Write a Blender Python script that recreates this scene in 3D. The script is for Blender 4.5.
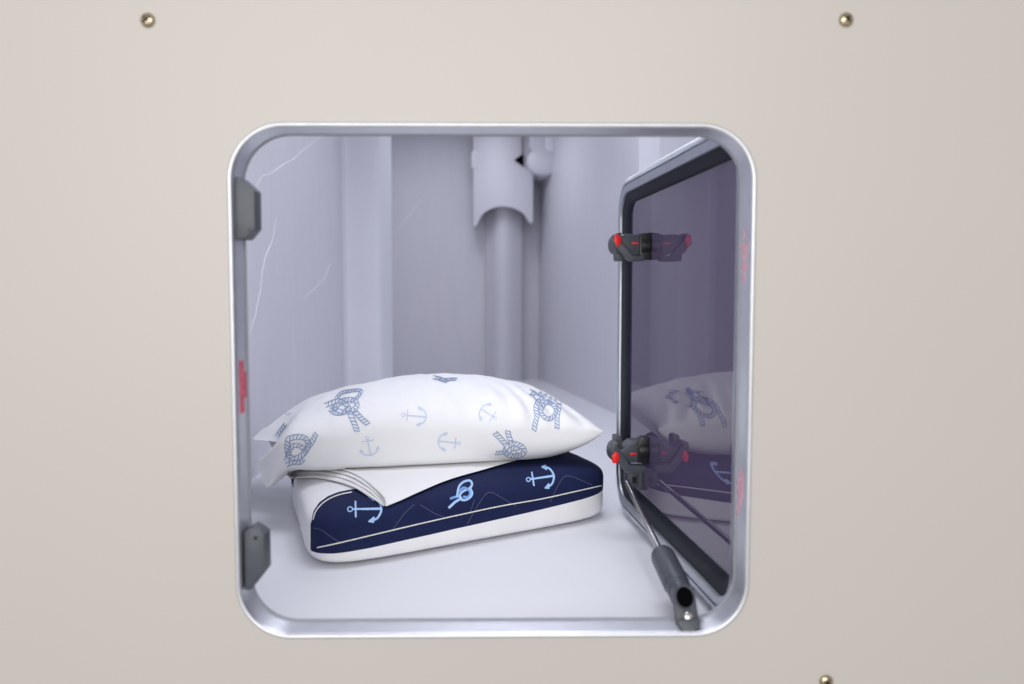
import bpy, bmesh, math, random
from mathutils import Vector, Matrix, noise
from mathutils.bvhtree import BVHTree

random.seed(7)
for o in list(bpy.data.objects):
    bpy.data.objects.remove(o)
S = bpy.context.scene
COL = S.collection
PI = math.pi

# ------------------------------------------------------------------ camera
F_PX, PITCH, YAW, DIST = 794.2, 0.0607, 0.0112, 0.6691
cam_d = bpy.data.cameras.new('camera')
cam = bpy.data.objects.new('camera', cam_d)
COL.objects.link(cam)
cam.location = (0, -DIST, 0)
cam.rotation_euler = (PI / 2 - PITCH, 0, -YAW)
cam_d.sensor_width = 36.0
cam_d.lens = F_PX / 1024 * 36.0
cam_d.clip_start = 0.02
cam_d.dof.use_dof = True
cam_d.dof.focus_distance = 1.05
cam_d.dof.aperture_fstop = 3.6
S.camera = cam

# ------------------------------------------------------------------ light
S.view_settings.view_transform = 'Standard'
S.view_settings.look = 'None'
S.view_settings.gamma = 1.0
S.view_settings.exposure = 0.0
S.view_settings.use_curve_mapping = False

world = bpy.data.worlds.new('world')
S.world = world
world.use_nodes = True
bg = world.node_tree.nodes['Background']
bg.inputs[0].default_value = (1.0, 0.985, 0.97, 1)
bg.inputs[1].default_value = 0.50


def area_light(name, loc, target, sx, sy, power, color):
    l = bpy.data.lights.new(name, 'AREA')
    l.shape = 'RECTANGLE'
    l.size, l.size_y = sx, sy
    l.energy = power
    l.color = color
    o = bpy.data.objects.new(name, l)
    COL.objects.link(o)
    o.location = loc
    d = Vector(target) - Vector(loc)
    o.rotation_euler = d.to_track_quat('-Z', 'Y').to_euler()
    return o


# added soft frontal fill light behind and above the camera
area_light('added_fill_behind_camera', (-0.30, -2.2, 0.45), (-0.05, 0, -0.05), 2.2, 1.5, 50, (1.0, 0.985, 0.965))


# ------------------------------------------------------------------ pixel helpers
def ray(px, py):
    xc = (px - 512) / F_PX
    zc = (342 - py) / F_PX
    c, s = math.cos(PITCH), math.sin(PITCH)
    y, z = c + s * zc, -s + c * zc
    c, s = math.cos(YAW), math.sin(YAW)
    return Vector((c * xc + s * y, -s * xc + c * y, z))


CAM = Vector((0, -DIST, 0))


def on_z(px, py, z):
    r = ray(px, py)
    return CAM + r * (z / r.z)


def on_y(px, py, y):
    r = ray(px, py)
    return CAM + r * ((y + DIST) / r.y)


# ------------------------------------------------------------------ materials
def mat(name, color, rough=0.5, metal=0.0, spec=0.5, noise_scale=None, noise_amt=0.04, bump=0.0,
        bump_scale=200.0, sheen=0.0, trans=0.0, ior=1.45, coat=0.0, stretch=None, detail=4.0):
    m = bpy.data.materials.new(name)
    m.use_nodes = True
    nt = m.node_tree
    b = nt.nodes['Principled BSDF']
    b.inputs['Base Color'].default_value = (*color, 1)
    b.inputs['Roughness'].default_value = rough
    b.inputs['Metallic'].default_value = metal
    b.inputs['Specular IOR Level'].default_value = spec
    b.inputs['IOR'].default_value = ior
    b.inputs['Sheen Weight'].default_value = sheen
    b.inputs['Transmission Weight'].default_value = trans
    b.inputs['Coat Weight'].default_value = coat
    tc = nt.nodes.new('ShaderNodeTexCoord')
    src = tc.outputs['Object']
    if stretch:
        mp = nt.nodes.new('ShaderNodeMapping')
        mp.inputs['Scale'].default_value = stretch
        nt.links.new(src, mp.inputs['Vector'])
        src = mp.outputs['Vector']
    if noise_scale:
        n = nt.nodes.new('ShaderNodeTexNoise')
        n.inputs['Scale'].default_value = noise_scale
        n.inputs['Detail'].default_value = detail
        nt.links.new(src, n.inputs['Vector'])
        cr = nt.nodes.new('ShaderNodeValToRGB')
        cr.color_ramp.elements[0].position = 0.3
        cr.color_ramp.elements[1].position = 0.7
        cr.color_ramp.elements[0].color = (*[max(0, c * (1 - noise_amt)) for c in color], 1)
        cr.color_ramp.elements[1].color = (*[min(1, c * (1 + noise_amt)) for c in color], 1)
        nt.links.new(n.outputs['Fac'], cr.inputs['Fac'])
        nt.links.new(cr.outputs['Color'], b.inputs['Base Color'])
    if bump:
        n2 = nt.nodes.new('ShaderNodeTexNoise')
        n2.inputs['Scale'].default_value = bump_scale
        n2.inputs['Detail'].default_value = 3
        nt.links.new(src, n2.inputs['Vector'])
        bp = nt.nodes.new('ShaderNodeBump')
        bp.inputs['Strength'].default_value = bump
        bp.inputs['Distance'].default_value = 0.001
        nt.links.new(n2.outputs['Fac'], bp.inputs['Height'])
        nt.links.new(bp.outputs['Normal'], b.inputs['Normal'])
    return m


M = {
    'panel': mat('panel_gelcoat', (0.478, 0.450, 0.424), 0.42, noise_scale=3, noise_amt=0.012, bump=0.03, bump_scale=40),
    'liner': mat('berth_liner', (0.69, 0.685, 0.745), 0.5, noise_scale=6, noise_amt=0.02, bump=0.12, bump_scale=60,
                 stretch=(6, 6, 0.8)),
    'rib': mat('rib_gelcoat', (0.80, 0.80, 0.87), 0.42, noise_scale=5, noise_amt=0.015, bump=0.04, bump_scale=30),
    'crease': mat('liner_crease', (0.92, 0.92, 0.96), 0.5, noise_scale=80, noise_amt=0.03),
    'column': mat('column_gelcoat', (0.68, 0.675, 0.735), 0.4, noise_scale=5, noise_amt=0.02, bump=0.04, bump_scale=30),
    'deck': mat('berth_board', (0.83, 0.84, 0.89), 0.45, noise_scale=4, noise_amt=0.012, bump=0.05, bump_scale=60),
    'ceil': mat('ceiling_liner', (0.78, 0.78, 0.83), 0.6, noise_scale=6, noise_amt=0.02),
    'alu': mat('anodised_aluminium', (0.66, 0.67, 0.71), 0.46, metal=1.0, noise_scale=60, noise_amt=0.04, bump=0.03,
               bump_scale=150),
    'sash_alu': mat('sash_aluminium', (0.50, 0.52, 0.57), 0.42, metal=1.0, noise_scale=60, noise_amt=0.04),
    'seal': mat('grey_seal', (0.30, 0.31, 0.36), 0.5, noise_scale=90, noise_amt=0.05),
    'rubber': mat('black_gasket', (0.010, 0.012, 0.020), 0.5, spec=0.15, noise_scale=90, noise_amt=0.1),
    'grey': mat('grey_plastic', (0.056, 0.064, 0.080), 0.42, noise_scale=120, noise_amt=0.08, bump=0.06, bump_scale=300),
    'black': mat('black_plastic', (0.008, 0.008, 0.010), 0.35, noise_scale=120, noise_amt=0.08),
    'red': mat('red_plastic', (0.80, 0.012, 0.012), 0.35, noise_scale=120, noise_amt=0.05),
    'redink': mat('red_print', (0.62, 0.10, 0.16), 0.5, noise_scale=300, noise_amt=0.3),
    'pinkink': mat('pink_print', (0.70, 0.34, 0.42), 0.5, noise_scale=300, noise_amt=0.2),
    'steel': mat('stainless_steel', (0.55, 0.54, 0.54), 0.2, metal=1.0, noise_scale=100, noise_amt=0.05),
    'brass': mat('screw_metal', (0.46, 0.38, 0.27), 0.28, metal=1.0, noise_scale=300, noise_amt=0.15),
    'dark': mat('recess_shade', (0.003, 0.003, 0.0035), 0.95, spec=0.0, noise_scale=100, noise_amt=0.1),  # near-black colour put in for the shade inside holes and slots
    'cotton': mat('white_cotton', (0.82, 0.825, 0.85), 0.85, spec=0.2, noise_scale=25, noise_amt=0.012, bump=0.12,
                  bump_scale=900, sheen=0.1),
    'sheet': mat('white_sheet', (0.82, 0.82, 0.83), 0.85, spec=0.2, noise_scale=25, noise_amt=0.012, bump=0.12,
                 bump_scale=900, sheen=0.1),
    'quilt_white': mat('quilt_white', (0.81, 0.81, 0.83), 0.85, spec=0.2, noise_scale=25, noise_amt=0.015, bump=0.12,
                       bump_scale=700),
    'navy': mat('navy_cotton', (0.0105, 0.016, 0.060), 0.85, spec=0.15, noise_scale=40, noise_amt=0.12, bump=0.15,
                bump_scale=700),
    'thread': mat('white_thread', (0.74, 0.74, 0.72), 0.8, noise_scale=300, noise_amt=0.1),
    'thread_blue': mat('blue_thread', (0.055, 0.065, 0.14), 0.8, noise_scale=300, noise_amt=0.1),
    'ice': mat('ice_blue_print', (0.36, 0.55, 0.86), 0.8, noise_scale=150, noise_amt=0.08),
    'ice_mid': mat('mid_blue_print', (0.17, 0.33, 0.68), 0.8, noise_scale=150, noise_amt=0.12),
    'print_pale': mat('pale_blue_print', (0.55, 0.63, 0.80), 0.85, noise_scale=200, noise_amt=0.06),
    'print_fill': mat('rope_fill_print', (0.73, 0.76, 0.83), 0.85, noise_scale=200, noise_amt=0.06),
    'print_blue': mat('slate_blue_print', (0.27, 0.34, 0.50), 0.85, noise_scale=200, noise_amt=0.12),
    'lens': mat('fill_lamp_lens', (0.9, 0.9, 0.92), 0.4, noise_scale=50, noise_amt=0.02),
}

# tinted acrylic
gm = bpy.data.materials.new('tinted_acrylic')
gm.use_nodes = True
gnt = gm.node_tree
gb_ = gnt.nodes['Principled BSDF']
gn = gnt.nodes.new('ShaderNodeTexNoise')
gn.inputs['Scale'].default_value = 2.0
gr = gnt.nodes.new('ShaderNodeValToRGB')
gr.color_ramp.elements[0].color = (0.115, 0.085, 0.165, 1)
gr.color_ramp.elements[1].color = (0.130, 0.100, 0.180, 1)
gnt.links.new(gn.outputs['Fac'], gr.inputs['Fac'])
gnt.links.new(gr.outputs['Color'], gb_.inputs['Base Color'])
gb_.inputs['Roughness'].default_value = 0.015
gb_.inputs['IOR'].default_value = 1.49
gb_.inputs['Transmission Weight'].default_value = 0.45
M['acrylic'] = gm


# ------------------------------------------------------------------ object helpers
def link(o, parent=None):
    COL.objects.link(o)
    if parent is not None:
        o.parent = parent
    return o


def tag(o, label=None, cat=None, kind=None, group=None):
    if label:
        o['label'] = label
    if cat:
        o['category'] = cat
    if kind:
        o['kind'] = kind
    if group:
        o['group'] = group
    return o


def empty(name, loc=(0, 0, 0)):
    """an Empty at the thing's base; children are given in world coordinates"""
    o = bpy.data.objects.new(name, None)
    o.location = loc
    o.empty_display_size = 0.02
    COL.objects.link(o)
    return o


def mesh_obj(name, verts, faces, material, parent=None, smooth=True, mats=None, fmat=None, recalc=True, angle=40):
    me = bpy.data.meshes.new(name)
    off = Vector((0, 0, 0))
    p = parent
    while p is not None:
        off = off + p.location
        p = p.parent
    me.from_pydata([tuple(Vector(v) - off) for v in verts], [], faces)
    if mats:
        for m_ in mats:
            me.materials.append(m_)
        for i, poly in enumerate(me.polygons):
            poly.material_index = fmat[i]
    else:
        me.materials.append(material)
    if recalc:
        bm = bmesh.new()
        bm.from_mesh(me)
        bmesh.ops.recalc_face_normals(bm, faces=bm.faces)
        bm.to_mesh(me)
        bm.free()
    if smooth:
        for poly in me.polygons:
            poly.use_smooth = True
        if angle < 180:
            me.set_sharp_from_angle(angle=math.radians(angle))
    me.update()
    o = bpy.data.objects.new(name, me)
    return link(o, parent)


def loft(loops, close_u=True, close_v=False, cap0=False, cap1=False):
    """loops: list of equally long vertex lists"""
    n = len(loops[0])
    verts = [v for lp in loops for v in lp]
    faces = []
    R = len(loops)
    for i in range(R if close_v else R - 1):
        i2 = (i + 1) % R
        for j in range(n if close_u else n - 1):
            j2 = (j + 1) % n
            faces.append((i * n + j, i * n + j2, i2 * n + j2, i2 * n + j))
    if cap0:
        faces.append(tuple(range(n)))
    if cap1:
        faces.append(tuple(range((R - 1) * n, R * n)))
    return verts, faces


def rrect(x0, x1, z0, z1, r, n=10):
    """rounded rectangle as 2-D points, counter-clockwise"""
    pts = []
    for cx, cz, a0 in ((x1 - r, z1 - r, 0), (x0 + r, z1 - r, PI / 2), (x0 + r, z0 + r, PI), (x1 - r, z0 + r, 1.5 * PI)):
        for k in range(n + 1):
            a = a0 + PI / 2 * k / n
            pts.append((cx + r * math.cos(a), cz + r * math.sin(a)))
    return pts


def tube(pts, radii, n=16, caps=True):
    pts = [Vector(p) for p in pts]
    if not hasattr(radii, '__len__'):
        radii = [radii] * len(pts)
    loops = []
    up = None
    for i, p in enumerate(pts):
        a = pts[max(i - 1, 0)]
        b = pts[min(i + 1, len(pts) - 1)]
        t = (b - a).normalized()
        if up is None:
            up = t.orthogonal().normalized()
        up = (up - t * up.dot(t)).normalized()
        w = t.cross(up)
        loops.append([p + (up * math.cos(2 * PI * k / n) + w * math.sin(2 * PI * k / n)) * radii[i] for k in range(n)])
    return loft(loops, True, False, caps, caps)


def bevel_prism(poly, frame, d0, d1, bev=0.001, segs=2):
    """polygon (a,b) in frame (origin, A, B, N), extruded from d0 to d1 along N, edges bevelled; returns verts, faces"""
    O, A, B, N = frame
    bm = bmesh.new()
    v0 = [bm.verts.new(O + A * a + B * b + N * d0) for a, b in poly]
    v1 = [bm.verts.new(O + A * a + B * b + N * d1) for a, b in poly]
    bm.faces.new(v0)
    bm.faces.new(v1)
    n = len(poly)
    for i in range(n):
        j = (i + 1) % n
        bm.faces.new((v0[i], v0[j], v1[j], v1[i]))
    bmesh.ops.recalc_face_normals(bm, faces=bm.faces)
    if bev:
        bmesh.ops.bevel(bm, geom=list(bm.edges), offset=bev, segments=segs, profile=0.6, affect='EDGES', clamp_overlap=True)
    bm.verts.index_update()
    vs = [v.co.copy() for v in bm.verts]
    fs = [tuple(v.index for v in f.verts) for f in bm.faces]
    bm.free()
    return vs, fs


def merge(*parts):
    V, Fs = [], []
    for vs, fs in parts:
        o = len(V)
        V += list(vs)
        Fs += [tuple(i + o for i in f) for f in fs]
    return V, Fs


def circle2(r, n=24, cx=0, cy=0, ry=None):
    ry = ry or r
    return [(cx + r * math.cos(2 * PI * k / n), cy + ry * math.sin(2 * PI * k / n)) for k in range(n)]


# ------------------------------------------------------------------ structure
FL = -0.315           # berth board level
CE = 0.62             # ceiling level
CX = -0.0085          # window centre
WX0, WX1, WZ0, WZ1 = CX - 0.22, CX + 0.22, -0.2956, 0.1414   # outer edge of window frame
RAD = 0.047


def slab(name, outline, z0, z1, material):
    n = len(outline)
    vs = [(x, y, z0) for x, y in outline] + [(x, y, z1) for x, y in outline]
    fs = [tuple(range(n)), tuple(range(n, 2 * n))] + [(i, (i + 1) % n, (i + 1) % n + n, i + n) for i in range(n)]
    return tag(mesh_obj(name, vs, fs, material, smooth=False), kind='structure')


# front panel with the rounded cut-out
hole = rrect(WX0 + 0.004, WX1 - 0.004, WZ0 + 0.004, WZ1 - 0.004, RAD - 0.004)


def ring_outer(pt):
    x, z = pt
    cx, cz = CX, (WZ0 + WZ1) / 2
    dx, dz = x - cx, z - cz
    s = max(abs(dx) / 1.5, abs(dz) / 1.15)
    return (cx + dx / s, cz + dz / s)


outer = [ring_outer(p) for p in hole]
TH = 0.018
lp = [[(x, TH, z) for x, z in outer], [(x, 0, z) for x, z in outer], [(x, 0, z) for x, z in hole], [(x, TH, z) for x, z in hole]]
vs, fs = loft(lp, True, True)
wall_front = tag(mesh_obj('wall_front', vs, fs, M['panel'], smooth=False),
                 'cream panel around the window opening, held with small screws', kind='structure')

# berth shell: plan outline of the inside, walls 2 cm thick
left = [(-0.438, TH), (-0.428, 0.67), (-0.410, 1.40)]


def wall_from_line(name, line, material, thick=0.02, z0=FL - 0.02, z1=CE, res=0.08):
    """vertical wall following plan polyline; thickness goes to the left of its direction"""
    pts = [Vector((x, y, 0)) for x, y in line]
    nrm = []
    for i in range(len(pts)):
        a, b = pts[max(i - 1, 0)], pts[min(i + 1, len(pts) - 1)]
        d = (b - a).normalized()
        nrm.append(Vector((-d.y, d.x, 0)))
    inner = pts
    back = [p + n * thick for p, n in zip(pts, nrm)]
    out = [(p.x, p.y) for p in inner] + [(p.x, p.y) for p in reversed(back)]
    return slab(name, out, z0, z1, material)


wall_left = wall_from_line('wall_left', left, M['liner'])


def smooth_line(ctrl, n=6):
    """Chaikin smoothing of a plan polyline"""
    pts = [Vector((*c, 0)) for c in ctrl]
    for _ in range(3):
        q = [pts[0]]
        for a, b in zip(pts, pts[1:]):
            q += [a * 0.75 + b * 0.25, a * 0.25 + b * 0.75]
        q.append(pts[-1])
        pts = q
    return [(p.x, p.y) for p in pts]


# vertical rib on the left wall (rounded box section)
rib_line = smooth_line([(-0.410, 1.38), (-0.4095, 1.405), (-0.406, 1.416), (-0.336, 1.420), (-0.324, 1.424),
                        (-0.318, 1.440), (-0.308, 1.490), (-0.304, 1.53), (-0.320, 1.62)])
rib = wall_from_line('trim_1', rib_line, M['rib'], thick=0.02)
rib['label'] = 'pale rounded vertical rib where the left wall meets the back wall'
for p in rib.data.polygons:
    p.use_smooth = True
rib.data.set_sharp_from_angle(angle=math.radians(50))
wall_back = wall_from_line('wall_back', [(-0.43, 1.60), (-0.42, 2.17), (0.03, 2.25), (0.131, 2.276)], M['liner'])
wall_right = wall_from_line('wall_right', [(0.131, 2.276), (0.236, 1.717), (0.293, 1.414), (0.324, 1.245)], M['liner'])
wall_side = wall_from_line('wall_side', [(0.324, 1.245), (0.352, 1.232), (0.362, 1.19), (0.64, 1.16), (0.66, 1.13), (0.66, TH)],
                           M['rib'])

floor = slab('floor', [(-0.45, TH + 0.004), (0.69, TH + 0.004), (0.69, 1.35), (0.30, 2.32), (-0.45, 2.32)], FL - 0.02, FL, M['deck'])
ceiling = slab('ceiling', [(-0.47, TH + 0.001), (0.70, TH + 0.001), (0.70, 1.35), (0.32, 2.32), (-0.47, 2.32)], CE, CE + 0.02, M['ceil'])

# ------------------------------------------------------------------ creases in the wall covering


def polyline_resample(pts, step):
    out = []
    for (x0, y0), (x1, y1) in zip(pts, pts[1:]):
        L = math.hypot(x1 - x0, y1 - y0)
        n = max(1, int(round(L / step)))
        for k in range(n):
            t = k / n
            out.append((x0 + (x1 - x0) * t, y0 + (y1 - y0) * t))
    out.append(tuple(pts[-1]))
    return out


def catmull(pts, n=6, closed=False):
    if len(pts) < 3 and not closed:
        return list(pts)
    P = list(pts)
    if closed:
        P = [pts[-1]] + P + [pts[0], pts[1]]
    else:
        P = [(2 * pts[0][0] - pts[1][0], 2 * pts[0][1] - pts[1][1])] + P + [(2 * pts[-1][0] - pts[-2][0], 2 * pts[-1][1] - pts[-2][1])]
    out = []
    for i in range(1, len(P) - 2):
        p0, p1, p2, p3 = P[i - 1], P[i], P[i + 1], P[i + 2]
        for k in range(n):
            t = k / n
            out.append(tuple(0.5 * (2 * b + (c - a) * t + (2 * a - 5 * b + 4 * c - d) * t * t + (3 * b - a - 3 * c + d) * t ** 3)
                             for a, b, c, d in zip(p0, p1, p2, p3)))
    out.append(tuple(P[-2]) if not closed else tuple(pts[0]))
    return out


def wall_crease(px_pts, width, bvh, parent):
    """thin raised fold in the covering of a wall"""
    pts = []
    for p in polyline_resample(px_pts, 4):
        q = (p[0] + random.uniform(-0.5, 0.5), p[1] + random.uniform(-0.3, 0.3))
        h = bvh.ray_cast(CAM, ray(*q).normalized())
        if h[0] is not None:
            pts.append(h[0])
    if len(pts) < 3:
        return
    n = len(pts)
    rad = [width * math.sin(PI * (i + 0.6) / (n + 0.2)) ** 0.5 + 0.0002 for i in range(n)]
    vs, fs = tube(pts, rad, 6)
    mesh_obj('crease', vs, fs, M['crease'], parent)


def bvh_of(o):
    me = o.data
    off = o.matrix_world.translation if o.parent is None else Vector((0, 0, 0))
    base = Vector((0, 0, 0))
    p = o
    while p is not None:
        base = base + p.location
        p = p.parent
    return BVHTree.FromPolygons([v.co + base for v in me.vertices], [tuple(p.vertices) for p in me.polygons])


bl = bvh_of(wall_left)
bb = bvh_of(wall_back)
wall_crease([(322, 135), (306, 148), (290, 161), (282, 165), (270, 174), (262, 176), (256, 187)], 0.0011, bl, wall_left)
wall_crease([(296, 158), (285, 163), (276, 171)], 0.0006, bl, wall_left)
wall_crease([(276, 216), (273, 238), (266, 256), (262, 272), (260, 292), (256, 312), (250, 332)], 0.0011, bl, wall_left)
wall_crease([(331, 262), (325, 278), (314, 290), (304, 297)], 0.0010, bl, wall_left)
wall_crease([(424, 196), (412, 212), (405, 220), (398, 230)], 0.0010, bb, wall_back)

# ------------------------------------------------------------------ column on the back wall with its moulded sleeve
CY = 2.20
post_x = on_y(503, 300, CY)[0]
col = empty('trim_2', (post_x, CY, FL))
tag(col, 'round column on the back wall under a moulded sleeve', kind='structure')


def half_section(cx, cy, r, z, n=20, depth=0.05, fl=0.0):
    pts = []
    for k in range(n + 1):
        a = PI + PI * k / n
        pts.append((cx + r * math.cos(a), cy + r * math.sin(a) * 0.8, z))
    pts.append((cx + r, cy + depth, z))
    pts.append((cx - r, cy + depth, z))
    return pts


# column: rounded core with two low fillets beside it
sec = []
for x, dy in [(-0.064, 0.06), (-0.064, 0.02), (-0.060, 0.010), (-0.052, 0.004), (-0.044, -0.006), (-0.036, -0.022), (-0.024, -0.038), (-0.012, -0.046), (0, -0.049),
              (0.012, -0.047), (0.026, -0.040), (0.040, -0.028), (0.052, -0.016), (0.062, -0.008), (0.070, 0.002), (0.073, 0.014), (0.073, 0.06)]:
    sec.append((post_x + x, CY + dy))
loops = [[(x, y, FL) for x, y in sec], [(x, y, CE) for x, y in sec]]
vs, fs = loft(loops, True, False, True, True)
mesh_obj('post', vs, fs, M['column'], col, angle=60)

# sleeve: shell with an arched lower edge
sl_y = CY - 0.075


def zpx(px, py, y):
    return on_y(px, py, y).z


xl, xr = on_y(473.5, 226, sl_y).x, on_y(533, 222, sl_y).x
zc_, zt_ = zpx(500, 226, sl_y), zpx(503, 207, sl_y)
NA = 28
low, lowb, up, upb = [], [], [], []
for k in range(NA + 1):
    t = k / NA
    x = xl + (xr - xl) * t
    s = 2 * t - 1
    if abs(s) > 0.86:
        z = zc_ + 0.012 * (0 if s < 0 else 1)
        z += 0.0
    else:
        z = zc_ + (zt_ - zc_) * (1 - (s / 0.86) ** 2) ** 0.5 * 1.0 if abs(s) < 0.86 else zc_
        z = max(z, zc_ + (0.012 if s > 0 else 0))
    bow = 0.022 * (1 - s * s)
    low.append((x, sl_y - bow, z))
    lowb.append((x, sl_y - bow + 0.012 if abs(s) < 0.95 else CY + 0.05, z))
    up.append((x, sl_y - bow, CE))
    upb.append((x, sl_y - bow + 0.012 if abs(s) < 0.95 else CY + 0.05, CE))
vs, fs = loft([low, up, upb, lowb], False, True)
sleeve = mesh_obj('sleeve', vs, fs, M['column'], col, angle=45)
# small step in the sleeve's left edge, upper wider part
a = on_y(472, 150, sl_y)
fr = (Vector((0, 0, 0)), Vector((1, 0, 0)), Vector((0, 0, 1)), Vector((0, -1, 0)))
xb0, xb1 = on_y(472.5, 155, sl_y).x, on_y(480, 155, sl_y).x
zb0, zb1 = on_y(470, 168, sl_y).z, on_y(470, 152, sl_y).z
vs, fs = bevel_prism([(xb0 - 0.004, zb0), (xb1, zb0 - 0.01), (xb1, zb1 + 0.01), (xb0 - 0.004, zb1)], fr, -sl_y - 0.03, -sl_y + 0.004, 0.003)
mesh_obj('moulded_lug', vs, fs, M['column'], sleeve)
# boss at the upper right of the sleeve: swelling with a square pad above it
BY = 2.03
bx, bz = on_y(545, 158, BY).x, on_y(545, 158, BY).z
loops = [[(bx + 0.066 * math.cos(2 * PI * j / 24), 2.26, bz + 0.052 * math.sin(2 * PI * j / 24)) for j in range(24)]]
for k in range(9):
    a_ = PI / 2 * k / 8
    loops.append([(bx + 0.060 * math.cos(a_) * math.cos(t), BY + 0.055 - 0.016 * math.sin(a_), bz + 0.050 * math.cos(a_) * math.sin(t))
                  for t in [2 * PI * j / 24 for j in range(24)]])
vs, fs = loft(loops, True, False, True, True)
mesh_obj('moulded_boss', vs, fs, M['column'], sleeve)
px0, px1 = on_y(530, 140, BY).x, on_y(562, 140, BY).x
pz0 = on_y(545, 146, BY).z
vs, fs = bevel_prism([(px0, pz0), (px0 + 0.015, pz0 - 0.012), (px1 - 0.01, pz0 - 0.012), (px1, pz0), (px1, pz0 + 0.10), (px0, pz0 + 0.10)], fr,
                     -2.26, -BY - 0.045, 0.010, 3)
mesh_obj('moulded_web', vs, fs, M['column'], sleeve)
px0 = on_y(546, 140, BY).x
vs, fs = bevel_prism([(px0, pz0), (px0 + 0.015, pz0 - 0.012), (px1 - 0.01, pz0 - 0.012), (px1, pz0), (px1, pz0 + 0.10), (px0, pz0 + 0.10)], fr,
                     -2.26, -BY - 0.030, 0.008, 3)
mesh_obj('moulded_pad', vs, fs, M['rib'], sleeve)
# dark wedge painted as the shade of a hole, with the joint line running up from it
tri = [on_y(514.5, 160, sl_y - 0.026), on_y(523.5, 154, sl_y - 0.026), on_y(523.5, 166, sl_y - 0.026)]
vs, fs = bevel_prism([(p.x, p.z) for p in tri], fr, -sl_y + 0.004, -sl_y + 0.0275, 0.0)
mesh_obj('notch_shade', vs, fs, M['dark'], sleeve, smooth=False)
l0, l1 = on_y(522.2, 133, sl_y - 0.024), on_y(523.6, 158, sl_y - 0.024)
vs, fs = bevel_prism([(l0.x, l1.z), (l0.x + 0.0022, l1.z), (l0.x + 0.0022, CE - 0.01), (l0.x, CE - 0.01)], fr, -sl_y + 0.004, -sl_y + 0.0262, 0.0)
mesh_obj('joint_line', vs, fs, M['grey'], sleeve, smooth=False)

# ------------------------------------------------------------------ added fill lamps under the ceiling, out of view, to light the inside
def added_fill_lamp(lx, ly, hx, hy, power, label):
    lamp = empty('added_fill_lamp', (lx, ly, CE - 0.03))
    tag(lamp, label, 'lamp', group='added fill lamps of the berth')
    fr_l = (Vector((lx, ly, CE)), Vector((1, 0, 0)), Vector((0, 1, 0)), Vector((0, 0, -1)))
    vs, fs = bevel_prism(rrect(-hx - 0.015, hx + 0.015, -hy - 0.015, hy + 0.015, 0.03, 5), fr_l, 0.0, 0.018, 0.003)
    mesh_obj('housing', vs, fs, M['rib'], lamp)
    vs, fs = bevel_prism(rrect(-hx, hx, -hy, hy, 0.025, 5), fr_l, 0.018, 0.022, 0.001)
    mesh_obj('diffuser', vs, fs, M['lens'], lamp)
    area_light('added_fill_light', (lx, ly, CE - 0.026), (lx, ly, -1), hx * 1.96, hy * 1.96, power, (0.90, 0.925, 1.0))


added_fill_lamp(0.02, 0.32, 0.235, 0.155, 3.3, 'added flat white fill lamp of the berth nearest the window')
added_fill_lamp(0.06, 0.98, 0.12, 0.20, 1.5, 'added narrow flat white fill lamp over the middle of the berth')
added_fill_lamp(-0.10, 1.78, 0.10, 0.14, 1.3, 'added small flat white fill lamp over the back end of the berth')

# ------------------------------------------------------------------ window frame in the panel
win = empty('window_1', (CX, 0.0, WZ0))
tag(win, 'square aluminium window frame with rounded corners set in the cream panel', kind='structure')
prof = [(0.004, 0.0), (0.0, 0.0), (0.0, -0.0020), (0.0008, -0.0032), (0.0020, -0.0036), (0.0034, -0.0030), (0.0042, -0.001),
        (0.0045, 0.003), (0.0047, 0.010), (0.0050, 0.017), (0.0052, 0.0215), (0.0048, 0.0225), (0.0042, 0.0225), (0.004, 0.018)]
loops = []
for d, y in prof:
    loops.append([(x, y, z) for x, z in rrect(WX0 + d, WX1 - d, WZ0 + d, WZ1 - d, RAD - d, 14)])
vs, fs = loft(loops, True, True)
frame = mesh_obj('frame', vs, fs, M['alu'], win, angle=50)
lo2 = []
for d, y in [(0.0040, 0.0226), (0.0062, 0.0226), (0.0062, 0.0250), (0.0040, 0.0250)]:
    lo2.append([(x, y, z) for x, z in rrect(WX0 + d, WX1 - d, WZ0 + d, WZ1 - d, RAD - d, 14)])
vs, fs = loft(lo2, True, True)
mesh_obj('inner_seal', vs, fs, M['seal'], win)

# dark latch keepers on the left side of the frame
fr_k = (Vector((0, 0, 0)), Vector((1, 0, 0)), Vector((0, 0, 1)), Vector((0, 1, 0)))
KY = 0.003


def keeper(pxs):
    pts = [on_y(x, y, KY) for x, y in pxs]
    poly = [(p.x, p.z) for p in pts]
    vs, fs = bevel_prism(poly, fr_k, KY, 0.0222, 0.0012)
    k = mesh_obj('latch_keeper', vs, fs, M['grey'], win)
    return k


k1 = keeper([(234, 176.5), (241, 177.5), (254.5, 190), (255, 228), (246, 239), (235, 239)])
k2 = keeper([(244, 532), (252, 527.5), (264, 535), (265, 572), (250.5, 590.5), (245, 590.5)])
for kk, (cx_, cz_) in ((k1, (249.5, 230)), (k2, (255.5, 538))):
    c = on_y(cx_, cz_, KY)
    vs, fs = bevel_prism(circle2(0.0016, 12, c.x, c.z), fr_k, KY - 0.0006, KY + 0.001, 0.0)
    mesh_obj('rivet', vs, fs, M['black'], kk)


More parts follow.
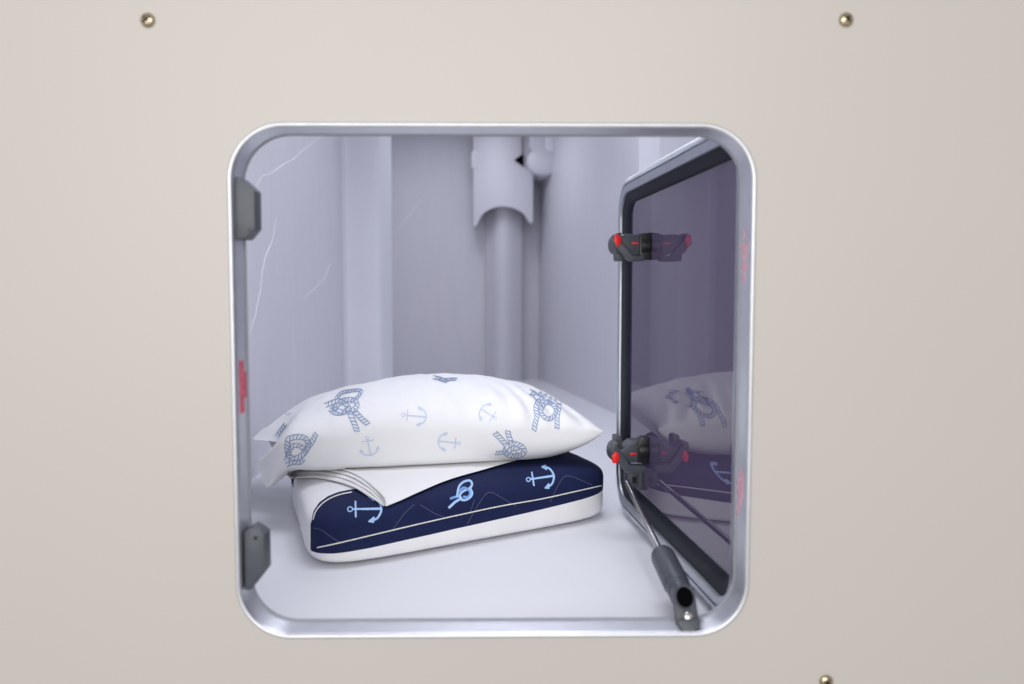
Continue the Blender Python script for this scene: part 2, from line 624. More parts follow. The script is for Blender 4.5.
# red printing on the sides of the frame
def side_print(name, x_side, cells, material, sgn):
    """small printed cells on the side faces of the opening: cells (y0,y1,z0,z1)"""
    vs, fs = [], []
    for y0, y1, z0, z1 in cells:
        def xs(y):
            d = 0.0047 + max(0, y - 0.004) * 0.03
            return (WX0 + d) if sgn > 0 else (WX1 - d)
        o = len(vs)
        for dx in (0, -0.0004 * sgn):
            vs += [(xs(y0) + dx, y0, z0), (xs(y1) + dx, y1, z0), (xs(y1) + dx, y1, z1), (xs(y0) + dx, y0, z1)]
        fs += [(o, o + 1, o + 2, o + 3), (o + 4, o + 5, o + 6, o + 7), (o, o + 1, o + 5, o + 4), (o + 1, o + 2, o + 6, o + 5),
               (o + 2, o + 3, o + 7, o + 6), (o + 3, o, o + 4, o + 7)]
    return mesh_obj(name, vs, fs, material, win, smooth=False)


def zat(py, y=0.015):
    return on_y(300, py, y).z


# left: dense red strip with a wider middle
cells = [(0.004, 0.016, zat(412), zat(360)), (0.016, 0.0215, zat(398), zat(372))]
s1 = side_print('warning_print', WX0, cells, M['redink'], 1)
s1['label'] = 'red printed strip on the left side of the frame'


def letter_cells(zt, zb, ya, yb, rows):
    out = []
    n = len(rows)
    for i, row in enumerate(rows):
        z1 = zt + (zb - zt) * i / n
        z0 = zt + (zb - zt) * (i + 0.82) / n
        m_ = len(row)
        for j, ch in enumerate(row):
            if ch == '#':
                out.append((ya + (yb - ya) * j / m_, ya + (yb - ya) * (j + 1) / m_, z0, z1))
    return out


rows1 = ['.#.', '.#.', '...', '##.', '###', '#.#', '##.', '.#.', '##.', '###', '##.', '.#.', '.#.', '.#.']
s2 = side_print('warning_print', WX1, letter_cells(zat(231), zat(284), 0.005, 0.0215, rows1), M['pinkink'], -1)
rows2 = ['.#.', '##.', '##.', '###', '##.', '###', '##.', '.#.', '.##', '..#', '..#']
s3 = side_print('warning_print', WX1, letter_cells(zat(469), zat(519), 0.005, 0.0215, rows2), M['pinkink'], -1)

# ------------------------------------------------------------------ screws in the panel
for spx, spy, ang in ((148, 20.5, 0.7), (846, 20, 2.4), (826, 681.5, 1.0)):
    c = on_y(spx, spy, 0)
    loops = []
    R = 0.0060
    for r_, y_ in ((1.0, 0.0), (1.0, -0.0008), (0.93, -0.0016), (0.75, -0.0025), (0.45, -0.0031), (0.2, -0.0033)):
        loops.append([(c.x + R * r_ * math.cos(2 * PI * k / 24), y_, c.z + R * r_ * math.sin(2 * PI * k / 24)) for k in range(24)])
    vs, fs = loft(loops, True, False, True, True)
    sc = mesh_obj('screw', vs, fs, M['brass'], wall_front)
    A = Vector((math.cos(ang), 0, math.sin(ang)))
    B = Vector((-math.sin(ang), 0, math.cos(ang)))
    cross = merge(bevel_prism([(-0.0034, -0.0007), (0.0034, -0.0007), (0.0034, 0.0007), (-0.0034, 0.0007)], (c, A, B, Vector((0, -1, 0))), 0.002, 0.00345, 0),
                  bevel_prism([(-0.0034, -0.0007), (0.0034, -0.0007), (0.0034, 0.0007), (-0.0034, 0.0007)], (c, B, -A, Vector((0, -1, 0))), 0.002, 0.00345, 0))
    mesh_obj('cross_slot', cross[0], cross[1], M['dark'], sc, smooth=False)

# ------------------------------------------------------------------ the opened sash
TH_D = 0.0957
HX, HY = 0.2153, 0.03
DU = Vector((-math.sin(TH_D), math.cos(TH_D), 0))     # hinge -> free edge
DN = Vector((-math.cos(TH_D), -math.sin(TH_D), 0))    # towards the left (visible face)
DZ = Vector((0, 0, 1))
DO = Vector((HX, HY, 0))


def dp(u, z, n=0.0):
    return DO + DU * u + DZ * z + DN * n


GT, GB = 0.1239, -0.2640           # edge of visible acrylic
U0, U1 = 0.014, 0.402
BT, BB, BU = 0.0145, 0.0225, 0.033  # width of the black gasket band: top, bottom, ends
sash = empty('tinted_hatch', tuple(dp(0.0, GB - 0.045)))
tag(sash, 'opened square hatch of dark tinted acrylic in an aluminium rim', 'hatch')


def sash_loop(e, n, k=10):
    """rounded rectangle around the acrylic, grown by e gasket widths (e=1: end of gasket, e=2: outer rim)"""
    g = lambda b: b * min(e, 1) + 0.0215 * max(e - 1, 0)
    r = 0.020 + 0.016 * e
    return [dp(u, z, n) for u, z in rrect(U0 - 0.006 * min(e, 1) - 0.008 * max(e - 1, 0), U1 + g(BU), GB - g(BB), GT + g(BT), r, k)]


vs, fs = loft([sash_loop(-0.2, 0.0), sash_loop(-0.2, -0.008)], True, False, True, True)
# pane runs under the gasket
g0 = [dp(u, z, 0.0) for u, z in rrect(U0 - 0.004, U1 + 0.012, GB - 0.012, GT + 0.010, 0.03, 10)]
g1 = [dp(u, z, -0.008) for u, z in rrect(U0 - 0.004, U1 + 0.012, GB - 0.012, GT + 0.010, 0.03, 10)]
vs, fs = loft([g0, g1], True, False, True, True)
pane = mesh_obj('pane', vs, fs, M['acrylic'], sash, angle=30)
pane['label'] = 'dark purple tinted acrylic pane'
vs, fs = loft([sash_loop(0.0, 0.0004), sash_loop(0.12, 0.003), sash_loop(0.5, 0.0045), sash_loop(1.02, 0.005), sash_loop(1.02, -0.010), sash_loop(0.0, -0.0085)],
              True, True)
mesh_obj('gasket', vs, fs, M['rubber'], sash, angle=40)
vs, fs = loft([sash_loop(1.0, 0.004), sash_loop(1.02, 0.0075), sash_loop(1.1, 0.0085), sash_loop(1.44, 0.0085), sash_loop(1.47, 0.0055), sash_loop(1.56, 0.0055),
               sash_loop(1.59, 0.0080), sash_loop(1.85, 0.0070), sash_loop(1.97, 0.0045), sash_loop(2.0, 0.0010), sash_loop(2.0, -0.014),
               sash_loop(1.9, -0.016), sash_loop(1.0, -0.016)], True, True)
mesh_obj('rim', vs, fs, M['sash_alu'], sash, angle=35)


def latch(zc, sgn, uc=0.322):
    """hand latch on the free edge; sgn=-1 is the mirrored lower one"""
    h = None
    O = dp(uc, zc, 0.0)
    Z = DZ * sgn
    A = DU
    base_fr = (O, A, Z, DN)            # polygons in (u, z), extruded along the normal
    side_fr = (O, DN, Z, -DU)          # polygons in (n, z), extruded towards the viewer
    # black mount on the acrylic
    body = merge(bevel_prism(circle2(0.0165, 24, -0.006, 0.0), base_fr, 0.0, 0.013, 0.0015),
                 bevel_prism([(0.0, 0.0165), (0.015, 0.0135), (0.015, -0.013), (0.008, -0.018), (0.0, -0.018)], side_fr, 0.0, 0.0195, 0.001))
    h = mesh_obj('latch_handle', body[0], body[1], M['black'], sash)
    # grey barrel across
    b = bevel_prism([(0.012, 0.0135), (0.033, 0.0145), (0.041, 0.011), (0.043, 0.0), (0.034, -0.004), (0.022, -0.012), (0.012, -0.014)],
                    side_fr, -0.012, 0.017, 0.002)
    mesh_obj('barrel', b[0], b[1], M['grey'], h)
    # end knob
    b = bevel_prism(circle2(0.0075, 20, 0.0415, 0.002, 0.0125), side_fr, -0.012, 0.014, 0.002)
    mesh_obj('end_knob', b[0], b[1], M['grey'], h)
    # diagonal lever in front
    long_lever = [(0.038, -0.0125), (0.043, -0.009), (0.026, 0.016), (0.006, 0.017), (0.006, 0.026), (0.026, 0.027), (0.0335, 0.023), (0.051, -0.002), (0.050, -0.0115), (0.043, -0.0145)]
    b = bevel_prism(long_lever if sgn < 0 else [(0.038, 0.0145), (0.043, 0.010), (0.024, -0.0135), (0.010, -0.0135), (0.010, -0.020), (0.026, -0.0205), (0.0315, -0.018), (0.051, 0.002), (0.050, 0.0125), (0.043, 0.0155)],
                    side_fr, 0.012, 0.024, 0.0015)
    mesh_obj('lever', b[0], b[1], M['grey'], h)
    # finger tab below the knob
    b = bevel_prism(rrect(0.0335, 0.0425, -0.0195, -0.006, 0.003, 4), side_fr, -0.008, 0.010, 0.0012)
    mesh_obj('finger_tab', b[0], b[1], M['grey'], h)
    # red release button and red mark
    b = bevel_prism([(0.0485, 0.0125), (0.0435, 0.0125), (0.0405, 0.007), (0.042, -0.001), (0.0465, -0.002), (0.0495, 0.005)], side_fr, 0.020, 0.0265, 0.001)
    r = mesh_obj('release_button', b[0], b[1], M['red'], h)
    r['label'] = 'red release button'
    b = bevel_prism([(0.0165, 0.0035), (0.0245, 0.004), (0.0245, 0.0015), (0.0165, 0.001)], side_fr, 0.0165, 0.0178, 0.0003)
    r = mesh_obj('red_mark', b[0], b[1], M['red'], h)
    r['label'] = 'short red line'
    return h


def zdoor(py, u=0.32):
    P = dp(u, 0, 0.02)
    return on_y(630, py, P.y).z


latch(zdoor(246), 1)
latch(zdoor(449.5), -1)

# hinge leaves on the frame side
for hz in (0.03, -0.18):
    vs, fs = tube([dp(-0.002, hz - 0.03, -0.022), dp(-0.002, hz + 0.03, -0.022)], 0.006, 14)
    mesh_obj('hinge_barrel', vs, fs, M['grey'], sash)

# stay bracket on the sash
BZ = zdoor(482)
O = dp(0.345, BZ, 0.0)
side_fr = (O, DN, DZ, -DU)
b = merge(bevel_prism([(0.0, 0.010), (0.016, 0.010), (0.020, 0.006), (0.020, -0.008), (0.016, -0.011), (0.0, -0.011)], side_fr, -0.012, 0.012, 0.0015),
          bevel_prism([(0.0, 0.012), (0.006, 0.012), (0.006, -0.014), (0.0, -0.014)], side_fr, -0.016, 0.016, 0.0012))
br = mesh_obj('stay_bracket', b[0], b[1], M['grey'], sash)
b = bevel_prism(rrect(0.008, 0.014, -0.005, 0.004, 0.001, 3), side_fr, 0.0115, 0.0125, 0.0)
mesh_obj('bracket_slot', b[0], b[1], M['black'], br, smooth=False)

# ------------------------------------------------------------------ stay arm between frame and sash
P_far = dp(0.329, BZ - 0.003, 0.022)
P_near = Vector((on_y(687, 606, 0.02).x, 0.02, on_y(687, 606, 0.02).z))
AX = (P_near - P_far)
LEN = AX.length
AX = AX.normalized()


def along_px(py):
    """distance along the stay at which it crosses a picture row"""
    best, bt = 1e9, 0
    for i in range(401):
        P = P_far + AX * (LEN * i / 400)
        q = P - CAM
        c, s = math.cos(YAW), math.sin(YAW)
        x, y = c * q.x - s * q.y, s * q.x + c * q.y
        c, s = math.cos(PITCH), math.sin(PITCH)
        yy, zz = c * y - s * q.z, s * y + c * q.z
        v = 342 - F_PX * zz / yy
        if abs(v - py) < best:
            best, bt = abs(v - py), LEN * i / 400
    return bt


stay = empty('window_stay', tuple(P_near))
tag(stay, 'grey telescopic stay with a steel rod propping the opened sash', 'window stay')
tA, tB, tC = along_px(554), along_px(586), along_px(598)
at = lambda t: P_far + AX * t
vs, fs = tube([at(0), at(tA + 0.01)], 0.0034, 14)
rod = mesh_obj('rod', vs, fs, M['steel'], stay)
rod['label'] = 'thin steel rod'
R1 = 0.0125
ts = [tA - 0.002, tA, tA + 0.004, tA + 0.009, tB - 0.004, tB, tB + 0.003]
rs = [0.006, 0.0090, 0.0115, R1, R1, 0.0120, 0.0112]
vs, fs = tube([at(t) for t in ts], rs, 28)
mesh_obj('sleeve', vs, fs, M['grey'], stay)
# end socket with open end
n = 28
up_ = (DZ - AX * DZ.dot(AX)).normalized()
sd_ = AX.cross(up_)
loops = []
for t, r in ((tB - 0.004, 0.0110), (tB + 0.004, 0.0112), (tC, 0.0112), (tC + 0.0012, 0.0106), (tC + 0.0012, 0.0088), (tC - 0.012, 0.0080)):
    loops.append([at(t) + (up_ * math.cos(2 * PI * k / n) + sd_ * math.sin(2 * PI * k / n)) * r for k in range(n)])
vs, fs = loft(loops, True, False, True, False)
sock = mesh_obj('end_socket', vs, fs, M['grey'], stay)
# foot plate fixed to the sill
FTOP = on_y(686, 601, 0.014)
FBOT = on_y(689.5, 627, 0.004)
fx = (FBOT - FTOP).normalized()
fs_ = Vector((1, 0, 0))
fs_ = (fs_ - fx * fs_.dot(fx)).normalized()
fn = fx.cross(fs_)
if fn.y > 0:
    fn = -fn
Lf = (FBOT - FTOP).length
outl = []
for k in range(13):
    a_ = -PI / 2 + PI * k / 12
    outl.append((Lf - 0.004 + 0.0095 * math.cos(a_), 0.0098 * math.sin(a_)))
outl += [(-0.012, 0.0100), (-0.012, -0.0100)]
vs, fs = bevel_prism(outl, (FTOP, fx, fs_, fn), -0.012, -0.003, 0.002)
foot = mesh_obj('foot', vs, fs, M['grey'], stay)
lowr = [(Lf - 0.004 + 0.0092 * math.cos(-PI / 2 + PI * k / 12), 0.0096 * math.sin(-PI / 2 + PI * k / 12)) for k in range(13)]
lowr += [(Lf - 0.0065, 0.0096), (Lf - 0.0065, -0.0096)]
vs, fs = bevel_prism(lowr, (FTOP, fx, fs_, fn), -0.002, 0.0035, 0.0018)
mesh_obj('foot_lip', vs, fs, M['grey'], foot)
bc = FTOP + fx * (-0.0035)
loops = []
for r_, d_ in ((0.0100, -0.004), (0.0100, -0.0016), (0.0094, -0.0008), (0.0084, -0.0012), (0.0080, -0.0028)):
    loops.append([bc + fs_ * r_ * 0.92 * math.cos(2 * PI * k / 28) + fx * r_ * 1.1 * math.sin(2 * PI * k / 28) + fn * d_ for k in range(28)])
vs, fs = loft(loops, True, False, False, False)
mesh_obj('socket_rim', vs, fs, M['grey'], foot)
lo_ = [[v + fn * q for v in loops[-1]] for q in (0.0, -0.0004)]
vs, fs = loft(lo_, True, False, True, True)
mesh_obj('bore_shade', vs, fs, M['dark'], foot)  # dark disc painted as the shade inside the socket
sc_c = FTOP + fx * (Lf - 0.0085)
loops = []
for r_, d_ in ((0.0045, -0.001), (0.0045, 0.0004), (0.0036, 0.0016), (0.0018, 0.0021)):
    loops.append([sc_c + fs_ * r_ * math.cos(2 * PI * k / 16) + fx * r_ * math.sin(2 * PI * k / 16) + fn * d_ for k in range(16)])
vs, fs = loft(loops, True, False, True, True)
mesh_obj('fixing_screw', vs, fs, M['steel'], foot)


# ------------------------------------------------------------------ folded quilt
def fbm(x, y, z, s):
    return noise.noise(Vector((x * s, y * s, z * s)))


QC = [Vector((-0.215, 0.203)), Vector((0.158, 0.424)), Vector((0.040, 0.745)), Vector((-0.345, 0.590))]  # FL FR BR BL
QH = 0.067


def quilt_point(a, b, c):
    """cube coordinates (-1..1) -> rounded slab"""
    # rounded superquadric
    k = 5.0 if c > 0 else 10.0
    m_ = max(abs(a), abs(b), abs(c), 1e-6)
    aw, bw, cw = abs(a), abs(b), abs(c)
    nrm = ((aw ** 8.0 + bw ** 8.0) ** (k / 8.0) + cw ** k) ** (1 / k)
    s = m_ / nrm
    a2, b2, c2 = a * s, b * s, c * s
    u, v = (a2 + 1) / 2, (b2 + 1) / 2
    p = QC[0] * (1 - u) * (1 - v) + QC[1] * u * (1 - v) + QC[2] * u * v + QC[3] * (1 - u) * v
    h = QH * (1.0 + 0.22 * u)
    z = FL + 0.0006 + h * (c2 + 1) / 2
    # soft folds
    w = 0.0022 * fbm(p.x, p.y, z, 9) + 0.0009 * fbm(p.x, p.y, z, 30)
    if c > -0.9:
        p = p + Vector((w, -w))
        z += w * 0.8 if c2 > -0.6 else 0
    return Vector((p.x, p.y, max(z, FL + 0.0006)))


def cube_surface(fn, na, nb, nc):
    verts, faces, idx = [], [], {}
    tags = []

    def vid(a, b, c):
        key = (a, b, c)
        if key not in idx:
            idx[key] = len(verts)
            verts.append(fn(2 * a / na - 1, 2 * b / nb - 1, 2 * c / nc - 1))
        return idx[key]
    for c in (0, nc):
        for i in range(na):
            for j in range(nb):
                faces.append((vid(i, j, c), vid(i + 1, j, c), vid(i + 1, j + 1, c), vid(i, j + 1, c)))
                tags.append(((2 * (i + .5) / na - 1), (2 * (j + .5) / nb - 1), 1 if c else -1))
    for b in (0, nb):
        for i in range(na):
            for j in range(nc):
                faces.append((vid(i, b, j), vid(i + 1, b, j), vid(i + 1, b, j + 1), vid(i, b, j + 1)))
                tags.append(((2 * (i + .5) / na - 1), 1 if b else -1, (2 * (j + .5) / nc - 1)))
    for a in (0, na):
        for i in range(nb):
            for j in range(nc):
                faces.append((vid(a, i, j), vid(a, i + 1, j), vid(a, i + 1, j + 1), vid(a, i, j + 1)))
                tags.append((1 if a else -1, (2 * (i + .5) / nb - 1), (2 * (j + .5) / nc - 1)))
    return verts, faces, tags


def navy_border(s):
    """height (-1..1, front face) at which the navy cover meets the white band; s along the front 0..1"""
    return -0.54 + 0.47 * s ** 0.9


quilt_sd = []


def to_px(P):
    q = P - CAM
    c, s = math.cos(YAW), math.sin(YAW)
    x, y = c * q.x - s * q.y, s * q.x + c * q.y
    c, s = math.cos(PITCH), math.sin(PITCH)
    yy, zz = c * y - s * q.z, s * y + c * q.z
    return 512 + F_PX * x / yy, 342 - F_PX * zz / yy


HEM = [(300, 540), (311, 522), (313.5, 511), (319, 502.5), (328, 496), (338, 492), (350, 489.5), (380, 486), (420, 470)]   # rounded end of the navy cover


def hem_distance(a, b, c):
    x, y = to_px(quilt_point(a, b, c))
    for (x0, y0), (x1, y1) in zip(HEM, HEM[1:]):
        if x <= x1:
            yc = y0 + (y1 - y0) * (x - x0) / (x1 - x0)
            return min(y - yc, (x - 310.5) * 1.5) * 0.05
    return 1.0


def cover_distance(a, b, c):
    """signed: positive where the navy cover shows, negative where the quilt is white"""
    s = (a + 1) / 2
    if b <= -1 or c >= 1:
        q = c if b <= -1 else 1 + (b + 1) * 1.6
        return min(q - navy_border(s), hem_distance(a, b, c) if s < 0.45 else 1.0)
    if a >= 1:
        return c - navy_border(1.0)
    if a <= -1:
        return max(min(b - 0.30, 0.80 - b, c - 0.1), min((-0.5 - b) * 4, c - navy_border(0), hem_distance(a, b, c)))
    return -1.0


def quilt_vert(a, b, c):
    quilt_sd.append(cover_distance(a, b, c))
    return quilt_point(a, b, c)


qv, qf, qt = cube_surface(quilt_vert, 170, 70, 60)
mq = bpy.data.materials.new('quilt_cloth')
mq.use_nodes = True
nt = mq.node_tree
bs = nt.nodes['Principled BSDF']
bs.inputs['Roughness'].default_value = 0.85
bs.inputs['Specular IOR Level'].default_value = 0.15
at_ = nt.nodes.new('ShaderNodeAttribute')
at_.attribute_name = 'cover'
gt_ = nt.nodes.new('ShaderNodeMath')
gt_.operation = 'GREATER_THAN'
gt_.inputs[1].default_value = 0.0
nt.links.new(at_.outputs['Fac'], gt_.inputs[0])
tcq = nt.nodes.new('ShaderNodeTexCoord')
nq = nt.nodes.new('ShaderNodeTexNoise')
nq.inputs['Scale'].default_value = 60
nt.links.new(tcq.outputs['Object'], nq.inputs['Vector'])
rq = nt.nodes.new('ShaderNodeValToRGB')
rq.color_ramp.elements[0].color = (0.010, 0.015, 0.056, 1)
rq.color_ramp.elements[1].color = (0.014, 0.021, 0.074, 1)
nt.links.new(nq.outputs['Fac'], rq.inputs['Fac'])
mx = nt.nodes.new('ShaderNodeMix')
mx.data_type = 'RGBA'
mx.inputs[6].default_value = (0.81, 0.81, 0.83, 1)
nt.links.new(gt_.outputs[0], mx.inputs[0])
nt.links.new(rq.outputs['Color'], mx.inputs[7])
nt.links.new(mx.outputs[2], bs.inputs['Base Color'])
nq2 = nt.nodes.new('ShaderNodeTexNoise')
nq2.inputs['Scale'].default_value = 800
nt.links.new(tcq.outputs['Object'], nq2.inputs['Vector'])
bq = nt.nodes.new('ShaderNodeBump')
bq.inputs['Strength'].default_value = 0.15
bq.inputs['Distance'].default_value = 0.001
nt.links.new(nq2.outputs['Fac'], bq.inputs['Height'])
nt.links.new(bq.outputs['Normal'], bs.inputs['Normal'])
quilt = empty('folded_quilt', (-0.08, 0.5, FL))
tag(quilt, 'folded navy and white quilt with pale blue anchors under the white sheet', 'quilt')
qbody = mesh_obj('quilt_body', qv, qf, mq, quilt, angle=180)
ca = qbody.data.attributes.new('cover', 'FLOAT', 'POINT')
ca.data.foreach_set('value', quilt_sd)
QB = BVHTree.FromPolygons(qv, qf)


# ---- flat prints laid on a cloth surface
class Print:
    def __init__(self, bvh, lift=0.00045):
        self.b, self.v, self.f, self.m, self.lift = bvh, [], [], [], lift

    def hit(self, x, y, lift):
        r = ray(x, y).normalized()
        h = self.b.ray_cast(CAM, r)
        if h[0] is None:
            return None
        nrm = h[1]
        if nrm.dot(r) > 0:
            nrm = -nrm
        return h[0] + nrm * lift

    def ribbon(self, pts, w, mi=0, step=1.0, layer=0, taper=False, closed=False):
        pts = polyline_resample(pts, step)
        n = len(pts)
        prev = None
        lift = self.lift + 0.00025 * layer
        for i, (x, y) in enumerate(pts):
            a, b = pts[max(i - 1, 0)], pts[min(i + 1, n - 1)]
            if closed and i in (0, n - 1):
                a, b = pts[n - 2], pts[1]
            dx, dy = b[0] - a[0], b[1] - a[1]
            L = math.hypot(dx, dy) or 1
            ww = w if not hasattr(w, '__len__') else w[0] + (w[1] - w[0]) * i / max(1, n - 1)
            ox, oy = -dy / L * ww / 2, dx / L * ww / 2
            p, q = self.hit(x + ox, y + oy, lift), self.hit(x - ox, y - oy, lift)
            if p is None or q is None or (p - q).length > 0.02:
                prev = None
                continue
            k = len(self.v)
            self.v += [p, q]
            if prev is not None and (self.v[prev] - p).length < 0.02:
                self.f.append((prev, prev + 1, k + 1, k))
                self.m.append(mi)
            prev = k

    def rope(self, pts, w=5.0, closed=False, pitch=3.0):
        """rope drawn as pale strand with twisted blue strokes and thin edges"""
        pts = catmull(pts, 8, closed)
        self.ribbon(pts, w, 1, 1.2, 0, closed=closed)
        rs_ = polyline_resample(pts, 0.8)
        n = len(rs_)
        e1, e2, acc = [], [], 0.0
        for i, (x, y) in enumerate(rs_):
            a, b = rs_[max(i - 1, 0)], rs_[min(i + 1, n - 1)]
            dx, dy = b[0] - a[0], b[1] - a[1]
            L = math.hypot(dx, dy) or 1
            tx, ty = dx / L, dy / L
            e1.append((x - ty * w / 2, y + tx * w / 2))
            e2.append((x + ty * w / 2, y - tx * w / 2))
            if i:
                acc += math.hypot(x - rs_[i - 1][0], y - rs_[i - 1][1])
            if acc >= pitch:
                acc = 0
                self.ribbon([(x - ty * w * .5 - tx * 1.3, y + tx * w * .5 - ty * 1.3), (x, y),
                             (x + ty * w * .5 + tx * 1.3, y - tx * w * .5 + ty * 1.3)], 0.95, 0, 1.0, 1)
        self.ribbon(e1, 0.75, 0, 1.2, 1)
        self.ribbon(e2, 0.75, 0, 1.2, 1)

    def build(self, name, mats, parent):
        return mesh_obj(name, self.v, self.f, None, parent, mats=mats, fmat=self.m, recalc=False, angle=180)


def anchor(bvh, crown, ring, span, wdt, mats, name, parent, lift=0.00045, side=1.0):
    """anchor drawn from its ring to its crown; span = half-width of the arms (pixels)"""
    P = Print(bvh, lift)
    cx, cy = crown
    rx, ry = ring
    dx, dy = cx - rx, cy - ry
    L = math.hypot(dx, dy)
    tx, ty = dx / L, dy / L
    nx, ny = -ty * side, tx * side

    def pt(t, s):
        return (rx + tx * L * t + nx * s, ry + ty * L * t + ny * s)
    P.ribbon([pt(0.10, 0), pt(1.0, 0)], (wdt * 0.9, wdt * 1.2))
    P.ribbon([pt(0.22, -span * 0.68), pt(0.22, span * 0.68)], wdt * 0.85)
    ringp = [pt(0.05 + 0.075 * math.cos(2 * PI * k / 10), L * 0.075 * math.sin(2 * PI * k / 10)) for k in range(11)]
    P.ribbon(ringp, wdt * 0.55, closed=True)
    arms = catmull([pt(0.66, -span), pt(0.86, -span * 0.80), pt(0.97, -span * 0.4), pt(1.01, 0), pt(0.97, span * 0.4), pt(0.86, span * 0.80), pt(0.66, span)], 4)
    P.ribbon(arms, wdt * 1.0)
    for s in (-1, 1):
        P.ribbon([pt(0.60, s * span * 1.02), pt(0.80, s * span * 0.72)], (wdt * 0.4, wdt * 1.5))
        P.ribbon([pt(0.78, s * span * 1.10), pt(0.62, s * span * 0.98)], (wdt * 0.6, wdt * 1.2))
    return P.build(name, mats, parent)


def two_mats(m1, m2):
    return [M[m1], M[m2]]


ICE = two_mats('ice', 'ice_mid')
anchor(QB, (381, 509), (348.5, 509.5), 12, 2.0, ICE, 'anchor_print', qbody)
anchor(QB, (553.5, 476), (527, 480), 10.5, 1.9, ICE, 'anchor_print', qbody)
P = Print(QB)
P.ribbon(catmull([(457, 497), (459, 487), (464, 482), (470, 481), (472, 485), (469, 489), (464, 491), (460, 495), (462, 500), (468, 499), (472, 494), (470, 488)], 5), 2.2, 0, 1, 0)
P.ribbon(catmull([(459, 492), (464, 488), (470, 492), (468, 497), (463, 497)], 5), 2.4, 1, 1, 0)
P.ribbon([(462, 498), (455, 502), (448.5, 508)], 2.4, 0)
P.ribbon([(461, 496), (454, 497.5), (450, 499)], 2.4, 1)
P.build('knot_print', ICE, qbody)

# stitch line above the white band, edge lines and quilting stitches
P = Print(QB, 0.0008)
P.ribbon(catmull([(317.5, 547.5), (340, 542.5), (380, 533), (420, 523.5), (460, 514.5), (500, 506), (540, 499), (570, 492.5), (601, 485.5)], 6), 1.15, 0)
P.build('piping', [M['thread']], qbody)
P = Print(QB, 0.0008)
P.ribbon(catmull([(313.5, 520), (316, 512), (322, 504.5), (330, 499), (340, 495), (352, 492.5)], 5), 1.1, 0)
P.build('piping', [M['thread']], qbody)
for c in ([(314, 528), (322, 530), (330, 536), (338, 541)], [(467, 524), (476, 508), (485, 495), (492, 493), (502, 498), (516, 506)],
          [(550, 502), (556, 489), (563, 478), (570, 476.5), (580, 480), (592, 485)], [(392, 530), (404, 514), (414, 505)],
          [(470, 513), (474, 500)], [(420, 505), (434, 513), (444, 517)]):
    P = Print(QB, 0.0006)
    P.ribbon(catmull(c, 6), 0.8, 0)
    P.build('quilting_stitch', [M['thread_blue']], qbody)

# ------------------------------------------------------------------ folded white sheet between quilt and pillow
sheet = empty('folded_sheet', (-0.12, 0.42, FL + QH))
tag(sheet, 'plain white folded sheet whose corner hangs over the navy quilt', 'sheet')


SHEET_BVH = []


def sheet_layer(left_edge, right_edge, lift, thick, name='fold_layer'):
    """cloth lying on the quilt; both edges run from the hidden back to the hanging corner"""
    Le = catmull(left_edge, 8)
    Re = catmull(right_edge, 8)
    N, K = 36, 40

    def sample(poly, t):
        i = min(int(t * (len(poly) - 1)), len(poly) - 2)
        f = t * (len(poly) - 1) - i
        return (poly[i][0] + (poly[i + 1][0] - poly[i][0]) * f, poly[i][1] + (poly[i + 1][1] - poly[i][1]) * f)
    top, bot, ok = [], [], True
    for j in range(K + 1):
        t = j / K
        a, b = sample(Le, t), sample(Re, t)
        r0, r1 = [], []
        for i in range(N + 1):
            s = i / N
            x, y = a[0] + (b[0] - a[0]) * s, a[1] + (b[1] - a[1]) * s
            r = ray(x, y).normalized()
            h = QB.ray_cast(CAM, r)
            if h[0] is None:
                # beyond the quilt: continue at the level of its top
                z = FL + QH + 0.003
                p = on_z(x, y, z)
                nrm = Vector((0, 0, 1))
            else:
                p, nrm = h[0], h[1]
                if nrm.dot(r) > 0:
                    nrm = -nrm
            nrm = (nrm + Vector((0, -0.1, 0.5))).normalized()
            edge = min(s, 1 - s) * 2
            puff = min(1.0, edge * 9) ** 0.5
            w = 0.0007 * noise.noise(Vector((x * 0.05, y * 0.12, lift * 300)))
            lf = 0.0016 + lift * (1 - 0.8 * s)
            tk = thick * (1 - 0.7 * s)
            r1.append(p + nrm * (lf + w * (1 - s)))
            r0.append(p + nrm * (lf + w * (1 - s) + tk * (0.35 + 0.65 * puff)))
        top.append(r0)
        bot.append(r1)
    vs, fs = [], []
    n = N + 1
    for g in (top, bot):
        o = len(vs)
        for row in g:
            vs += row
        for j in range(K):
            for i in range(N):
                fs.append((o + j * n + i, o + j * n + i + 1, o + (j + 1) * n + i + 1, o + (j + 1) * n + i))
    ob = (K + 1) * n
    for j in range(K):
        for i in (0, N):
            fs.append((j * n + i, (j + 1) * n + i, ob + (j + 1) * n + i, ob + j * n + i))
    for i in range(N):
        for j in (0, K):
            fs.append((j * n + i, j * n + i + 1, ob + j * n + i + 1, ob + j * n + i))
    SHEET_BVH.append(BVHTree.FromPolygons(vs, fs))
    return mesh_obj(name, vs, fs, M['sheet'], sheet, angle=60)


right_e = [(560, 449), (545, 455.5), (514, 463), (485, 471.5), (449, 482), (420, 494), (400, 503), (386, 508.5)]
for li, (off, lift, th) in enumerate(((0, 0.0012, 0.0020), (1, 0.0036, 0.0018), (2, 0.0058, 0.0018), (3, 0.0080, 0.0020))):
    d = 2.8 * off
    le = [(300, 452), (292 + off, 466), (287 + off * 2, 478 - d * .75), (300 + off, 479.5 - d), (320, 480 - d), (348, 487 - d * 1.05), (368, 498 - d * .95), (384, 508.5 - d * 0.35)]
    re = [(x - (3 - off) * 0.8, y - (3 - off) * 0.6) for x, y in right_e]
    sheet_layer(le, re, lift, th)

